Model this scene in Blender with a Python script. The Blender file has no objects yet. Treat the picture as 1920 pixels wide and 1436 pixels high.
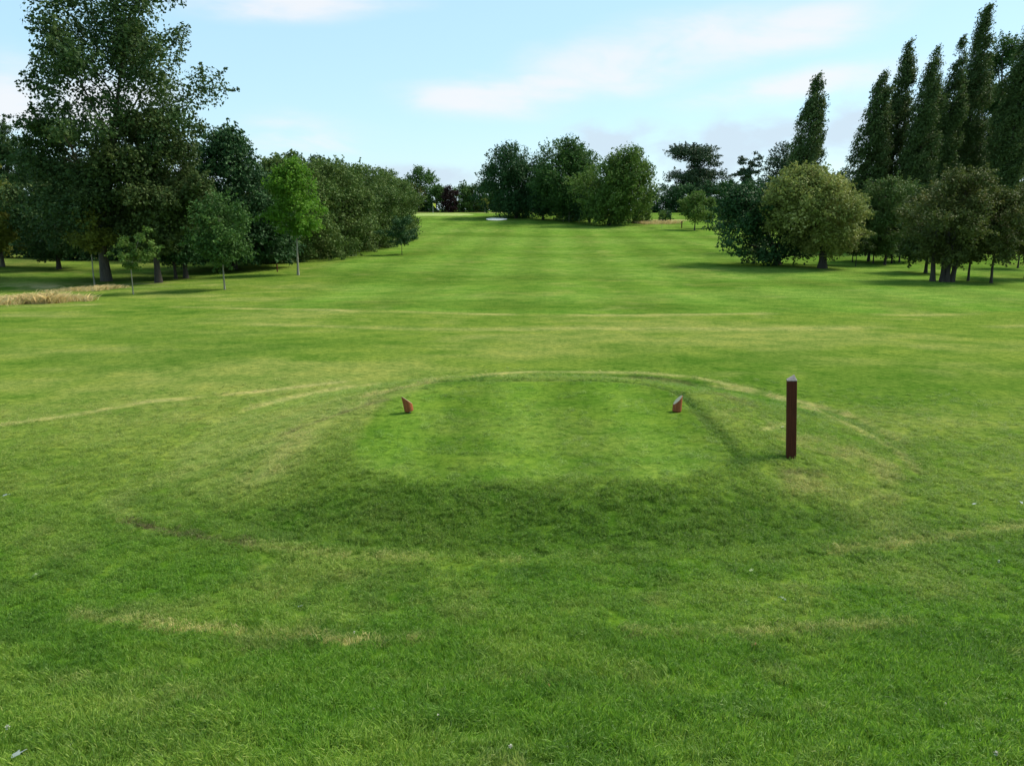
import bpy, math
import numpy as np
from mathutils import Vector, Matrix

sc = bpy.context.scene
C = sc.collection
R = math.radians

# ------------------------------------------------------------------ camera
EYE = 2.7                       # eye height above the tee's playing surface (z = 0)
FPX, CX, CY = 1507.0, 960.0, 718.0
PITCH = math.atan(323.0 / FPX)
cam = bpy.data.cameras.new('camera')
cam.sensor_width = 36.0
cam.lens = 36.0 * FPX / 1920.0
cam.clip_start, cam.clip_end = 0.05, 6000
co = bpy.data.objects.new('camera', cam)
C.objects.link(co)
co.location = (0, 0, EYE)
co.rotation_euler = (math.pi / 2 - PITCH, 0, 0)
sc.camera = co

# ------------------------------------------------------------------ light
SUN_EL, SUN_AZ = R(50), R(66)   # azimuth clockwise from the view direction (+Y)
wd = bpy.data.worlds.new('World')
sc.world = wd
wd.use_nodes = True
nt = wd.node_tree
N, L = nt.nodes, nt.links
bg = N['Background']
sky = N.new('ShaderNodeTexSky')
sky.sky_type = 'NISHITA'
sky.sun_disc = False
sky.sun_elevation = SUN_EL
sky.sun_rotation = SUN_AZ
sky.air_density, sky.dust_density, sky.ozone_density = 1.0, 0.6, 1.5


def mth(op, a, b=None, nt=nt):
    n = nt.nodes.new('ShaderNodeMath')
    n.operation = op
    for i, v in enumerate((a, b)):
        if v is None:
            continue
        if hasattr(v, 'is_output'):
            nt.links.new(v, n.inputs[i])
        else:
            n.inputs[i].default_value = v
    return n.outputs[0]


tc = N.new('ShaderNodeTexCoord')
sx = N.new('ShaderNodeSeparateXYZ')
L.new(tc.outputs['Generated'], sx.inputs[0])
az = mth('ARCTAN2', sx.outputs[0], sx.outputs[1])
el = mth('ARCSINE', sx.outputs[2])


def cloud_noise(ax, ay, scale, det, seed, dist=0.0):
    cb = N.new('ShaderNodeCombineXYZ')
    L.new(mth('MULTIPLY', az, ax), cb.inputs[0])
    L.new(mth('MULTIPLY', el, ay), cb.inputs[1])
    cb.inputs[2].default_value = seed
    t = N.new('ShaderNodeTexNoise')
    t.inputs['Scale'].default_value = scale
    t.inputs['Detail'].default_value = det
    t.inputs['Roughness'].default_value = 0.55
    t.inputs['Distortion'].default_value = dist
    L.new(cb.outputs[0], t.inputs['Vector'])
    return t.outputs['Fac']


def pix_dir(u, v):
    a, b = (u - CX) / FPX, -(v - CY) / FPX
    d = Vector((a, math.cos(PITCH) + b * math.sin(PITCH), -math.sin(PITCH) + b * math.cos(PITCH))).normalized()
    return math.atan2(d.x, d.y), math.asin(d.z)


def bank(u, v, su, sv, tilt=0.0):
    a0, e0 = pix_dir(u, v)
    da = mth('SUBTRACT', az, a0)
    de = mth('SUBTRACT', mth('SUBTRACT', el, e0), mth('MULTIPLY', da, tilt))
    q = mth('ADD', mth('POWER', mth('ABSOLUTE', mth('DIVIDE', da, su / FPX)), 2.0),
            mth('POWER', mth('ABSOLUTE', mth('DIVIDE', de, sv / FPX)), 2.0))
    return mth('EXPONENT', mth('MULTIPLY', q, -1.0))


def ramp01(x, lo, hi):
    n = N.new('ShaderNodeMapRange')
    n.interpolation_type = 'SMOOTHSTEP'
    n.inputs[1].default_value, n.inputs[2].default_value = lo, hi
    L.new(x, n.inputs[0])
    return n.outputs[0]


def mixc(fac, a, b, nt=nt):
    n = nt.nodes.new('ShaderNodeMix')
    n.data_type = 'RGBA'
    for s, v in ((n.inputs[0], fac), (n.inputs[6], a), (n.inputs[7], b)):
        if hasattr(v, 'is_output'):
            nt.links.new(v, s)
        elif isinstance(v, (int, float)):
            s.default_value = v
        else:
            s.default_value = (*v, 1)
    return n.outputs[2]


# thin veil of bright haze over the blue, then pinkish streaks, then low lilac cumulus
SKYK = 1.0
n1 = cloud_noise(3.0, 9.0, 2.2, 7, 3.3, 0.3)
n2 = cloud_noise(5.0, 9.0, 3.0, 8, 11.7, 0.2)
bl = None
for b in (bank(930, 182, 175, 38, -0.02), bank(1230, 105, 260, 62, 0.14), bank(1030, 170, 120, 40, 0.1),
          bank(1480, 60, 170, 40, 0.1), bank(540, 6, 210, 30, 0.05), bank(10, 190, 85, 75), bank(560, 265, 130, 45),
          bank(1500, 160, 200, 30, 0.1), bank(200, 200, 120, 60)):
    bl = b if bl is None else mth('MAXIMUM', bl, b)
wide = mth('MULTIPLY', ramp01(cloud_noise(1.2, 3.5, 1.3, 6, 7.1), 0.56, 0.75), ramp01(el, 0.32, 0.6))
streak = mth('MAXIMUM', ramp01(mth('MULTIPLY', bl, mth('SUBTRACT', mth('MULTIPLY', n1, 2.6), 0.45)), 0.12, 0.95), wide)
lb = None
for b in (bank(1180, 270, 170, 48), bank(1430, 270, 170, 60), bank(800, 328, 170, 28), bank(1650, 240, 150, 70),
          bank(1300, 310, 200, 45), bank(350, 320, 260, 30), bank(-300, 300, 300, 45), bank(2300, 260, 300, 60)):
    lb = b if lb is None else mth('MAXIMUM', lb, b)
low = ramp01(mth('MULTIPLY', lb, mth('SUBTRACT', mth('MULTIPLY', n2, 2.4), 0.3)), 0.30, 0.95)
lift = N.new('ShaderNodeMix')
lift.data_type = 'RGBA'
lift.inputs[0].default_value = 0.6
L.new(sky.outputs[0], lift.inputs[6])
lift.inputs[7].default_value = (3.3 * SKYK, 5.3 * SKYK, 6.4 * SKYK, 1)
col = mixc(mth('MULTIPLY', streak, 0.8), lift.outputs[2], (5.45 * SKYK, 5.4 * SKYK, 5.5 * SKYK))
col = mixc(mth('MULTIPLY', low, 0.9), col, (3.7 * SKYK, 4.5 * SKYK, 5.2 * SKYK))
L.new(col, bg.inputs['Color'])
bg.inputs['Strength'].default_value = 0.077

sd = bpy.data.lights.new('sun', 'SUN')
sd.energy = 2.6
sd.angle = R(18)
sd.color = (1.0, 0.92, 0.78)
so = bpy.data.objects.new('sun', sd)
C.objects.link(so)
sdir = Vector((math.sin(SUN_AZ) * math.cos(SUN_EL), math.cos(SUN_AZ) * math.cos(SUN_EL), math.sin(SUN_EL)))
so.rotation_euler = (-sdir).to_track_quat('-Z', 'Y').to_euler()
so.location = (40, 10, 60)

sc.view_settings.view_transform = 'Standard'
sc.view_settings.look = 'None'
sc.view_settings.gamma = 1.0
sc.view_settings.use_curve_mapping = False
sc.view_settings.exposure = 1.2
sc.cycles.use_denoising = True
sc.cycles.max_bounces = 5
sc.cycles.diffuse_bounces = 3
sc.cycles.glossy_bounces = 2
sc.cycles.transparent_max_bounces = 4

# ------------------------------------------------------------------ terrain


def pchip(xk, yk):
    xk, yk = np.array(xk, float), np.array(yk, float)
    h = np.diff(xk)
    d = np.diff(yk) / h
    m = np.zeros_like(yk)
    for i in range(1, len(xk) - 1):
        if d[i - 1] * d[i] > 0:
            w1, w2 = 2 * h[i] + h[i - 1], h[i] + 2 * h[i - 1]
            m[i] = (w1 + w2) / (w1 / d[i - 1] + w2 / d[i])

    def f(x):
        x = np.clip(x, xk[0], xk[-1])
        i = np.clip(np.searchsorted(xk, x) - 1, 0, len(xk) - 2)
        t = (x - xk[i]) / h[i]
        return ((2 * t**3 - 3 * t**2 + 1) * yk[i] + (t**3 - 2 * t**2 + t) * h[i] * m[i]
                + (-2 * t**3 + 3 * t**2) * yk[i + 1] + (t**3 - t**2) * h[i] * m[i + 1])
    return f


prof = pchip([-3000, -60, -6, 0, 1.5, 3, 4.2, 5.2, 6.2, 8, 12, 18, 28, 48, 63, 85, 115, 140, 165, 185, 230, 600, 3500],
             [1.5, 1.4, 1.15, 1.1, 0.95, 0.50, 0.10, -0.12, -0.22, -0.27, -0.37, -0.56, -0.98, -1.5, -1.48, -1.2, -0.4,
              0.7, 1.80, 2.25, 2.6, 3, 3])


def vnoise(x, y, s, seed):
    x, y = np.asarray(x, float) / s + 1000.37 * seed, np.asarray(y, float) / s + 517.13 * seed
    xi, yi = np.floor(x), np.floor(y)
    fx, fy = x - xi, y - yi
    fx, fy = fx * fx * (3 - 2 * fx), fy * fy * (3 - 2 * fy)

    def hsh(a, b):
        v = np.sin(a * 127.1 + b * 311.7 + seed * 74.7) * 43758.5453
        return v - np.floor(v)
    return ((hsh(xi, yi) * (1 - fx) + hsh(xi + 1, yi) * fx) * (1 - fy)
            + (hsh(xi, yi + 1) * (1 - fx) + hsh(xi + 1, yi + 1) * fx) * fy)


def fbm(x, y, s, seed, o=3):
    r, a, t = 0, 1.0, 0
    for k in range(o):
        r = r + a * vnoise(x, y, s / 2**k, seed + k * 3.1)
        t += a
        a *= 0.55
    return r / t


def sst(lo, hi, x):
    t = np.clip((x - lo) / (hi - lo), 0, 1)
    return t * t * (3 - 2 * t)


# tee rectangle with rounded corners
TX0, TX1, TY0, TY1 = -1.88, 2.45, 7.85, 12.75


def tee_sd(x, y, r=1.15):
    cx, cy = (TX0 + TX1) / 2, (TY0 + TY1) / 2
    qx = np.abs(x - cx) - ((TX1 - TX0) / 2 - r)
    qy = np.abs(y - cy) - ((TY1 - TY0) / 2 - r)
    return np.hypot(np.maximum(qx, 0), np.maximum(qy, 0)) + np.minimum(np.maximum(qx, qy), 0) - r


def mound_n(x, y):
    """0 on the flat top, 1 at the foot of the bank (a broad oval round the tee)"""
    x, y = np.asarray(x, float), np.asarray(y, float)
    d1 = np.maximum(tee_sd(x, y, 1.5) - 0.02 - 0.35 * sst(0, 1.2, x - TX1), 0)
    rho = (np.abs((x - 0.4) / 4.75)**2.2 + np.abs((y - 10.95) / 4.35)**2.2)**(1 / 2.2)
    d2 = (rho - 1) * 4.5
    return np.where(d2 > 0, 1 + d2 / 2.0, d1 / (d1 - np.minimum(d2, -1e-4)))


def terr(x, y):
    x, y = np.asarray(x, float), np.asarray(y, float)
    z = prof(y)
    z = z + (fbm(x, y, 14, 2) - 0.5) * 0.35 * sst(18, 40, y) * (1 - sst(60, 110, y) * 0.4)
    z = z + (fbm(x, y, 2.4, 5) - 0.5) * 0.07 * sst(2, 4, y)
    z = z + 0.5 * np.exp(-((x - 1.5) / 6)**2 - ((y - 158) / 2.5)**2)        # bank behind the bunker
    z = z + 0.55 * np.exp(-((x + 7) / 9)**2 - ((y - 122) / 5)**2) - 0.65 * np.exp(-((x + 3) / 8)**2 - ((y - 131) / 5)**2)
    z = z + 0.5 * np.exp(-((x + 42) / 10)**2 - ((y - 64) / 6)**2)           # low rise at far left
    n = mound_n(x, y)
    k = 1 - sst(0, 1, n)
    z = z * (1 - k) + k * 0.0
    z = z - 0.03 * np.exp(-((n - 1.02) / 0.06)**2)                          # crease at the foot of the bank
    d = tee_sd(x, y)
    z = z - 0.05 * np.exp(-((d - 0.14) / 0.09)**2) * np.clip(sst(11.4, 12.6, y) + sst(2.0, 2.4, x) * sst(8.2, 9, y), 0, 1)                           # clipped gutter round the tee
    z = z + 0.006 * (fbm(x, y, 0.35, 9) - 0.5) * sst(0.0, 0.2, d)
    return z


def ray(u, v):
    a, b = (u - CX) / FPX, -(v - CY) / FPX
    return np.array([a, math.cos(PITCH) + b * math.sin(PITCH), -math.sin(PITCH) + b * math.cos(PITCH)])


TS = np.geomspace(2, 900, 6000)


def hit(u, v):
    d = ray(u, v)
    z = EYE + d[2] * TS
    i = np.argmax(z < terr(d[0] * TS, d[1] * TS))
    t = TS[i]
    return float(d[0] * t), float(d[1] * t)


def h_at(v, y):
    """world z seen at picture row v for something at distance y"""
    a = (CY - v) / FPX
    return EYE + y * (a * math.cos(PITCH) - math.sin(PITCH)) / (math.cos(PITCH) + a * math.sin(PITCH))


def x_at(u, y, z):
    return (u - CX) / FPX * (y * math.cos(PITCH) - (z - EYE) * math.sin(PITCH))


def seg_dist(x, y, pts):
    d = np.full(np.shape(x), 1e9)
    for (x0, y0), (x1, y1) in zip(pts[:-1], pts[1:]):
        vx, vy = x1 - x0, y1 - y0
        t = np.clip(((x - x0) * vx + (y - y0) * vy) / (vx * vx + vy * vy), 0, 1)
        d = np.minimum(d, np.hypot(x - x0 - t * vx, y - y0 - t * vy))
    return d


def lerp(a, b, t):
    return a + (b - a) * t[..., None]


GREEN_C = (-15.0, 169.0)
COL = {k: np.array(v) for k, v in dict(
    rough=(0.112, 0.170, 0.026), rough2=(0.158, 0.196, 0.044), deep=(0.042, 0.102, 0.011),
    fair=(0.092, 0.170, 0.022), fair2=(0.124, 0.198, 0.036), tee=(0.088, 0.158, 0.019), tee2=(0.114, 0.176, 0.028),
    near=(0.066, 0.142, 0.012), near2=(0.100, 0.170, 0.021), straw=(0.31, 0.285, 0.11), soil=(0.075, 0.060, 0.034),
    pale=(0.190, 0.230, 0.060), wood=(0.050, 0.070, 0.018), green=(0.270, 0.330, 0.110), dry=(0.46, 0.38, 0.19)).items()}


def turf(x, y):
    """albedo, blade density and blade length of the turf at world x, y"""
    d, n = tee_sd(x, y), mound_n(x, y)
    c = lerp(np.broadcast_to(COL['rough'], x.shape + (3,)), COL['rough2'], sst(0.38, 0.68, fbm(x * 0.6, y, 2.6, 21)))
    c = lerp(c, COL['fair'] * 0.8, 0.7 * sst(0.52, 0.72, fbm(x * 0.7, y, 4.5, 22)))
    # mown fairway from about 29 m on
    edge = 29 + 1.5 * (fbm(x, y, 9, 23) - 0.5) + 0.010 * (x - 6)**2
    left = -9.5 + 0.22 * (y - 30) - 0.0009 * (y - 30)**2 * 0
    left = np.interp(y, [28, 45, 62, 90, 130, 170], [-9, -10.5, -14, -17, -20, -30])
    fm = sst(-0.5, 0.8, y - edge) * sst(-1.5, 1.5, x - left + 2 * (fbm(x, y, 6, 25) - 0.5))
    st = fbm(x * 0.16, y, 4.6, 26)
    fc = lerp(np.broadcast_to(COL['fair'], x.shape + (3,)), COL['fair2'], 0.2 + 0.6 * sst(0.36, 0.64, st))
    fc = lerp(fc, COL['rough2'], 0.55 * sst(0.56, 0.8, fbm(x, y, 3.0, 27)))
    fc = lerp(fc, COL['fair'] * 0.68, 0.6 * sst(0.50, 0.74, fbm(x * 0.35, y, 7.0, 33)))
    fc = fc * (1 + 0.10 * np.sin(2 * np.pi * (x - 0.05 * y) / 5.5 + .8 * fbm(x, y, 12, 36)))[..., None]
    c = lerp(c, fc, fm)
    # paler strip where the fairway starts
    c = lerp(c, COL['straw'], 0.55 * np.exp(-((y - edge + 0.3) / 0.35)**2) * sst(0.35, 0.7, vnoise(x, y * 0.3, 1.6, 28)))
    c = lerp(c, COL['straw'], 0.35 * np.exp(-((y - edge + 5.2 - 0.03 * x) / 0.5)**2) * sst(0.3, 0.7, vnoise(x, y * 0.3, 2.6, 29)))
    # near ground and the bank under the photographer
    nm = 1 - sst(6.2, 9.5, y + 1.2 * (fbm(x, y, 2.5, 31) - 0.5) + 0.10 * np.abs(x))
    nc = lerp(np.broadcast_to(COL['near'], x.shape + (3,)), COL['near2'], sst(0.4, 0.7, fbm(x, y, 0.9, 32)))
    nc = lerp(nc, COL['deep'] * .9, 0.5 * sst(0.48, 0.72, fbm(x, y, 0.45, 34)))
    nc = lerp(nc, COL['straw'] * .7, 0.22 * sst(0.58, 0.85, fbm(x, y, 0.35, 35)))
    c = lerp(c, nc, nm)
    # mound: left bank thin and pale, front bank long and dark, right bank worn
    on = 1 - sst(0.9, 1.1, n)
    lft = on * sst(0.05, 0.7, TX0 - x) * sst(7.6, 8.8, y)
    c = lerp(c, COL['pale'], 0.7 * lft * (0.45 + 0.55 * sst(0.3, 0.65, fbm(x, y, 0.8, 41))))
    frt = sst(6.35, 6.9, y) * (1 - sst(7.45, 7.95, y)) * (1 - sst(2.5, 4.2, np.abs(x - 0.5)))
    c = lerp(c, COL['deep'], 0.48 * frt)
    bk = on * sst(0.1, 0.3, d) * sst(11.5, 12.6, y)
    c = lerp(c, COL['fair'], 0.5 * bk)
    rgt = on * sst(0.25, 0.5, x - TX1) * sst(7.4, 8, y)
    c = lerp(c, COL['straw'] * 0.75, 0.45 * rgt * sst(0.5, 0.75, fbm(x, y, 0.7, 43)))
    # the tee itself
    tm = 1 - sst(-0.09, 0.07, d + 0.10 * (fbm(x, y, .4, 49) - .5))
    tcol = lerp(np.broadcast_to(COL['tee'], x.shape + (3,)), COL['tee2'], sst(0.36, 0.66, fbm(x, y, 1.3, 44)))
    tcol = lerp(tcol, COL['tee'] * np.array([0.72, 0.9, 0.8]), 0.35 * sst(0.5, 0.7, fbm(x, y, 0.9, 45)))
    tcol = tcol * (1 + 0.13 * np.sin(2 * np.pi * (x + .25) / 1.5))[..., None]
    c = lerp(c, tcol, tm)
    # long dark fringe in the gutter
    fr = np.exp(-((d - 0.13) / 0.10)**2) * np.clip(sst(11.6, 12.5, y) + sst(2.0, 2.4, x) * sst(8.0, 8.8, y), 0, 1)
    c = lerp(c, COL['deep'] * .85, 1.0 * fr * (0.6 + 0.4 * fbm(x, y, .5, 48)))
    # clipped pale line round the foot of the bank, soil scuffs
    rn = fbm(x, y, 0.55, 46)
    ring = np.exp(-((n - 1.06) / 0.035)**2) * sst(0.25, 0.55, rn) * sst(11.5, 13.2, y + 0.25 * np.maximum(x - 2, 0) * 2)
    c = lerp(c, COL['straw'], 0.7 * ring)
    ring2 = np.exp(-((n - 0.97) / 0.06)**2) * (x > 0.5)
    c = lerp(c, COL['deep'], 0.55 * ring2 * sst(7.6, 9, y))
    for pts, w, k, a, hid in MARKS:
        m = np.exp(-(seg_dist(x, y, pts) / w)**2) * sst(0.15, 0.5, fbm(x, y, hid, 47 + w * 100))
        c = lerp(c, COL[k], a * m)
    # sparse yellowing
    c = lerp(c, COL['straw'], 0.16 * sst(0.62, 0.85, fbm(x, y, 1.7, 51)) * (1 - tm))
    # ground under the woods
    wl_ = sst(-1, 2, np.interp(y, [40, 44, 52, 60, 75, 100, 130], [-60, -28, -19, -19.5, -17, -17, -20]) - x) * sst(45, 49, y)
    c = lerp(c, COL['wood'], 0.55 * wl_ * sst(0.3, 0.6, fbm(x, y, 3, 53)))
    c = lerp(c, COL['dry'], 0.8 * sst(0.4, 0.6, fbm(x, y, 1.5, 54)) * np.exp(-((x + 25) / 5)**2 - ((y - 46.5) / 1.6)**2))
    # putting green and the light field beyond
    g = 1 - sst(0.93, 1.0, np.hypot((x - GREEN_C[0]) / 7.5, (y - GREEN_C[1]) / 8.0))
    c = lerp(c, COL['green'], g)
    c = lerp(c, COL['dry'], 0.7 * sst(0.35, 0.6, fbm(x * .4, y, 3, 55)) * np.exp(-((x - 27) / 8)**2 - ((y - 146) / 3.0)**2))
    c = lerp(c, COL['dry'] * 0.7, 0.6 * sst(181, 184, y) * (1 - sst(188, 192, y)) * sst(-30, -20, x) * (1 - sst(0, 8, x)))
    # blades
    r = np.hypot(x, y)
    dens = np.interp(r + 3 * (fbm(x, y, 1.5, 63) - .5), [0, 8, 10, 13, 16, 30], [230, 230, 130, 50, 0, 0])
    ln = np.interp(r, [0, 6, 9, 14], [.66, .62, .48, .3])
    tall = 1 - sst(4.7, 5.3, y + 0.35 * (fbm(x, y, 1.2, 61) - 0.5))
    ln = ln + 0.55 * tall + 0.22 * frt + 0.3 * fr
    ln = ln * (0.75 + 0.5 * fbm(x, y, 0.5, 62))
    ln = ln * (1 - tm) + 0.2 * tm
    dens = dens * (1 - 0.75 * tm) * (1 - 0.4 * lft)
    ln = ln * (1 - 0.35 * lft)
    return c, dens, ln


def H_(pts):
    return [hit(*p) for p in pts]


MARKS = [
    (H_([(500, 836), (400, 868), (300, 900), (225, 935), (215, 960), (250, 983)]), 0.14, 'pale', 0.5, 0.6),
    (H_([(480, 850), (390, 885), (300, 920), (250, 950)]), 0.16, 'deep', 0.35, 0.8),
    (H_([(470, 1022), (700, 1047), (960, 1054), (1200, 1048), (1500, 1030), (1650, 1000), (1720, 940), (1715, 890)]), 0.10, 'near2', 0.6, 0.9),
    (H_([(690, 742), (800, 718), (900, 703), (1000, 697), (1200, 699), (1300, 706), (1440, 738), (1530, 770)]), 0.12, 'straw', 0.75, 0.6),
    (H_([(720, 742), (810, 724), (900, 710), (1000, 704), (1200, 706), (1290, 714), (1420, 745), (1520, 778)]), 0.14, 'deep', 0.85, 0.9),
    (H_([(0, 797), (140, 778), (270, 754), (480, 735), (640, 716)]), 0.11, 'straw', 0.8, 0.6),
    (H_([(0, 803), (140, 784), (270, 760), (430, 744)]), 0.07, 'deep', 0.4, 0.6),
    (H_([(500, 830), (560, 803), (640, 775), (725, 749)]), 0.06, 'soil', 1.0, 0.22),
    (H_([(490, 835), (560, 800), (640, 771), (725, 744), (800, 722)]), 0.16, 'pale', 0.6, 0.5),
    (H_([(235, 980), (350, 1003), (480, 1024)]), 0.045, 'soil', 0.95, 0.5),
    (H_([(480, 1024), (640, 1045), (960, 1052)]), 0.06, 'straw', 0.35, 0.3),
    (H_([(150, 1155), (250, 1170), (450, 1190), (640, 1205), (780, 1203)]), 0.06, 'straw', 0.75, 0.3),
    (H_([(1190, 1190), (1330, 1188), (1500, 1182), (1700, 1172)]), 0.07, 'straw', 0.4, 0.3),
    (H_([(1560, 1035), (1760, 1010), (1920, 985)]), 0.07, 'straw', 0.45, 0.4),
    (H_([(1340, 735), (1400, 758)]), 0.16, 'soil', 0.5, 0.2),
    (H_([(1190, 707), (1260, 712), (1300, 722)]), 0.16, 'soil', 0.55, 0.25),
    (H_([(1470, 885), (1545, 890)]), 0.07, 'soil', 0.6, 0.15),
    (H_([(1430, 806), (1475, 795)]), 0.06, 'straw', 0.7, 0.2),
    (H_([(1355, 880), (1400, 868), (1470, 850)]), 0.14, 'deep', 0.45, 0.3),
    (H_([(1530, 770), (1600, 800), (1680, 845), (1720, 885)]), 0.07, 'straw', 0.45, 0.3),
    (H_([(560, 255 + 560), (520, 880), (470, 900)]), 0.22, 'straw', 0.35, 0.4),
]


# ------------------------------------------------------------------ helpers
def tag(o, label=None, cat=None, group=None, kind=None):
    for k, v in (('label', label), ('category', cat), ('group', group), ('kind', kind)):
        if v:
            o[k] = v
    return o


def mesh_obj(name, v, f, mat, parent=None, smooth=False, tint=None, loc=None):
    me = bpy.data.meshes.new(name)
    v = np.asarray(v, np.float32)
    if isinstance(f, np.ndarray):
        k = f.shape[1]
        me.vertices.add(len(v))
        me.vertices.foreach_set('co', v.ravel())
        me.loops.add(f.size)
        me.loops.foreach_set('vertex_index', f.ravel().astype(np.int32))
        me.polygons.add(len(f))
        me.polygons.foreach_set('loop_start', np.arange(0, f.size, k, dtype=np.int32))
        me.polygons.foreach_set('loop_total', np.full(len(f), k, np.int32))
        me.update(calc_edges=True)
    else:
        me.from_pydata(v.tolist(), [], f)
    me.polygons.foreach_set('use_smooth', np.full(len(me.polygons), smooth))
    if tint is not None:
        a = me.attributes.new('tint', 'FLOAT', 'FACE')
        a.data.foreach_set('value', np.asarray(tint, np.float32))
    me.materials.append(mat)
    me.validate()
    o = bpy.data.objects.new(name, me)
    C.objects.link(o)
    if parent:
        o.parent = parent
    if loc is not None:
        o.location = loc
    return o


def empty(name, loc):
    o = bpy.data.objects.new(name, None)
    o.empty_display_size = 0.3
    C.objects.link(o)
    o.location = loc
    return o


def new_mat(name):
    m = bpy.data.materials.new(name)
    m.use_nodes = True
    return m, m.node_tree, m.node_tree.nodes['Principled BSDF']


def noise_n(nt, scale, det=4, vec=None, rough=0.55):
    t = nt.nodes.new('ShaderNodeTexNoise')
    t.inputs['Scale'].default_value = scale
    t.inputs['Detail'].default_value = det
    t.inputs['Roughness'].default_value = rough
    if vec is not None:
        nt.links.new(vec, t.inputs['Vector'])
    return t.outputs['Fac']


def ramp_n(nt, fac, stops):
    r = nt.nodes.new('ShaderNodeValToRGB')
    while len(r.color_ramp.elements) < len(stops):
        r.color_ramp.elements.new(0.5)
    for e, (p, c) in zip(r.color_ramp.elements, stops):
        e.position = p
        e.color = (*c, 1)
    nt.links.new(fac, r.inputs[0])
    return r.outputs[0]


# ------------------------------------------------------------------ ground
def turf_material():
    m, nt, p = new_mat('turf')
    at = nt.nodes.new('ShaderNodeAttribute')
    at.attribute_name = 'turf_col'
    geo = nt.nodes.new('ShaderNodeNewGeometry')
    pos = geo.outputs['Position']
    a = noise_n(nt, 1.1, 6, pos, 0.65)
    b = noise_n(nt, 9.0, 5, pos, 0.7)
    c = noise_n(nt, 45.0, 4, pos, 0.7)
    k1 = ramp_n(nt, a, [(0.36, (0.68, 0.82, 0.68)), (0.5, (1, 1, 1)), (0.66, (1.28, 1.15, 1.15))])
    k2 = ramp_n(nt, b, [(0.36, (0.62, 0.72, 0.6)), (0.52, (1, 1, 1)), (0.66, (1.3, 1.2, 1.2))])
    k3 = ramp_n(nt, c, [(0.28, (0.62, 0.70, 0.6)), (0.5, (1, 1, 1)), (0.75, (1.3, 1.22, 1.2))])
    x = at.outputs['Color']
    for k in (k1, k2, k3):
        mx = nt.nodes.new('ShaderNodeMix')
        mx.data_type = 'RGBA'
        mx.blend_type = 'MULTIPLY'
        mx.inputs[0].default_value = 1.0
        mx.clamp_result = False
        nt.links.new(x, mx.inputs[6])
        nt.links.new(k, mx.inputs[7])
        x = mx.outputs[2]
    nt.links.new(x, p.inputs['Base Color'])
    p.inputs['Roughness'].default_value = 1.0
    p.inputs['Specular IOR Level'].default_value = 0.0
    h = mth('ADD', mth('MULTIPLY', b, 1.0, nt), mth('MULTIPLY', c, 0.5, nt), nt)
    bp = nt.nodes.new('ShaderNodeBump')
    bp.inputs['Strength'].default_value = 0.55
    bp.inputs['Distance'].default_value = 0.05
    nt.links.new(h, bp.inputs['Height'])
    nt.links.new(bp.outputs[0], p.inputs['Normal'])
    return m


ang = np.concatenate([np.linspace(-180, -52, 33)[:-1], np.linspace(-52, -36, 60)[:-1], np.linspace(-36, 36, 560),
                      np.linspace(36, 52, 60)[1:], np.linspace(52, 180, 33)[1:-1]])
ang = np.radians(ang)
rad = np.concatenate([np.linspace(0.4, 2.4, 12)[:-1], np.geomspace(2.4, 30, 330)[:-1], np.geomspace(30, 220, 170)[:-1],
                      np.geomspace(220, 3200, 26)])
nA, nR = len(ang), len(rad)
AA, RR = np.meshgrid(ang, rad)
gx, gy = (RR * np.sin(AA)).ravel(), (RR * np.cos(AA)).ravel()
gv = np.stack([gx, gy, terr(gx, gy)], 1)
gv = np.vstack([gv, [[0, 0, float(terr(0., 0.))]]])
i, j = np.meshgrid(np.arange(nR - 1), np.arange(nA), indexing='ij')
j2 = (j + 1) % nA
gf = np.stack([i * nA + j, i * nA + j2, (i + 1) * nA + j2, (i + 1) * nA + j], -1).reshape(-1, 4)[:, ::-1]
ground = mesh_obj('ground', gv, np.ascontiguousarray(gf), turf_material(), smooth=True)
# centre fan
me = ground.data
tag(ground, kind='structure')
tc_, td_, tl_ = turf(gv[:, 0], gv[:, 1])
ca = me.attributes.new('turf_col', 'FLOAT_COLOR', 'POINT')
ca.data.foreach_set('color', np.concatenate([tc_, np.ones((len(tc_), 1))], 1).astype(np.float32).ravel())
vis = (np.abs(np.arctan2(gv[:, 0], gv[:, 1])) < R(42)) & (np.hypot(gv[:, 0], gv[:, 1]) > 2.3)
for nm, arr in (('grass_density', td_ * vis), ('grass_length', tl_)):
    a_ = me.attributes.new(nm, 'FLOAT', 'POINT')
    a_.data.foreach_set('value', arr.astype(np.float32))


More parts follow.
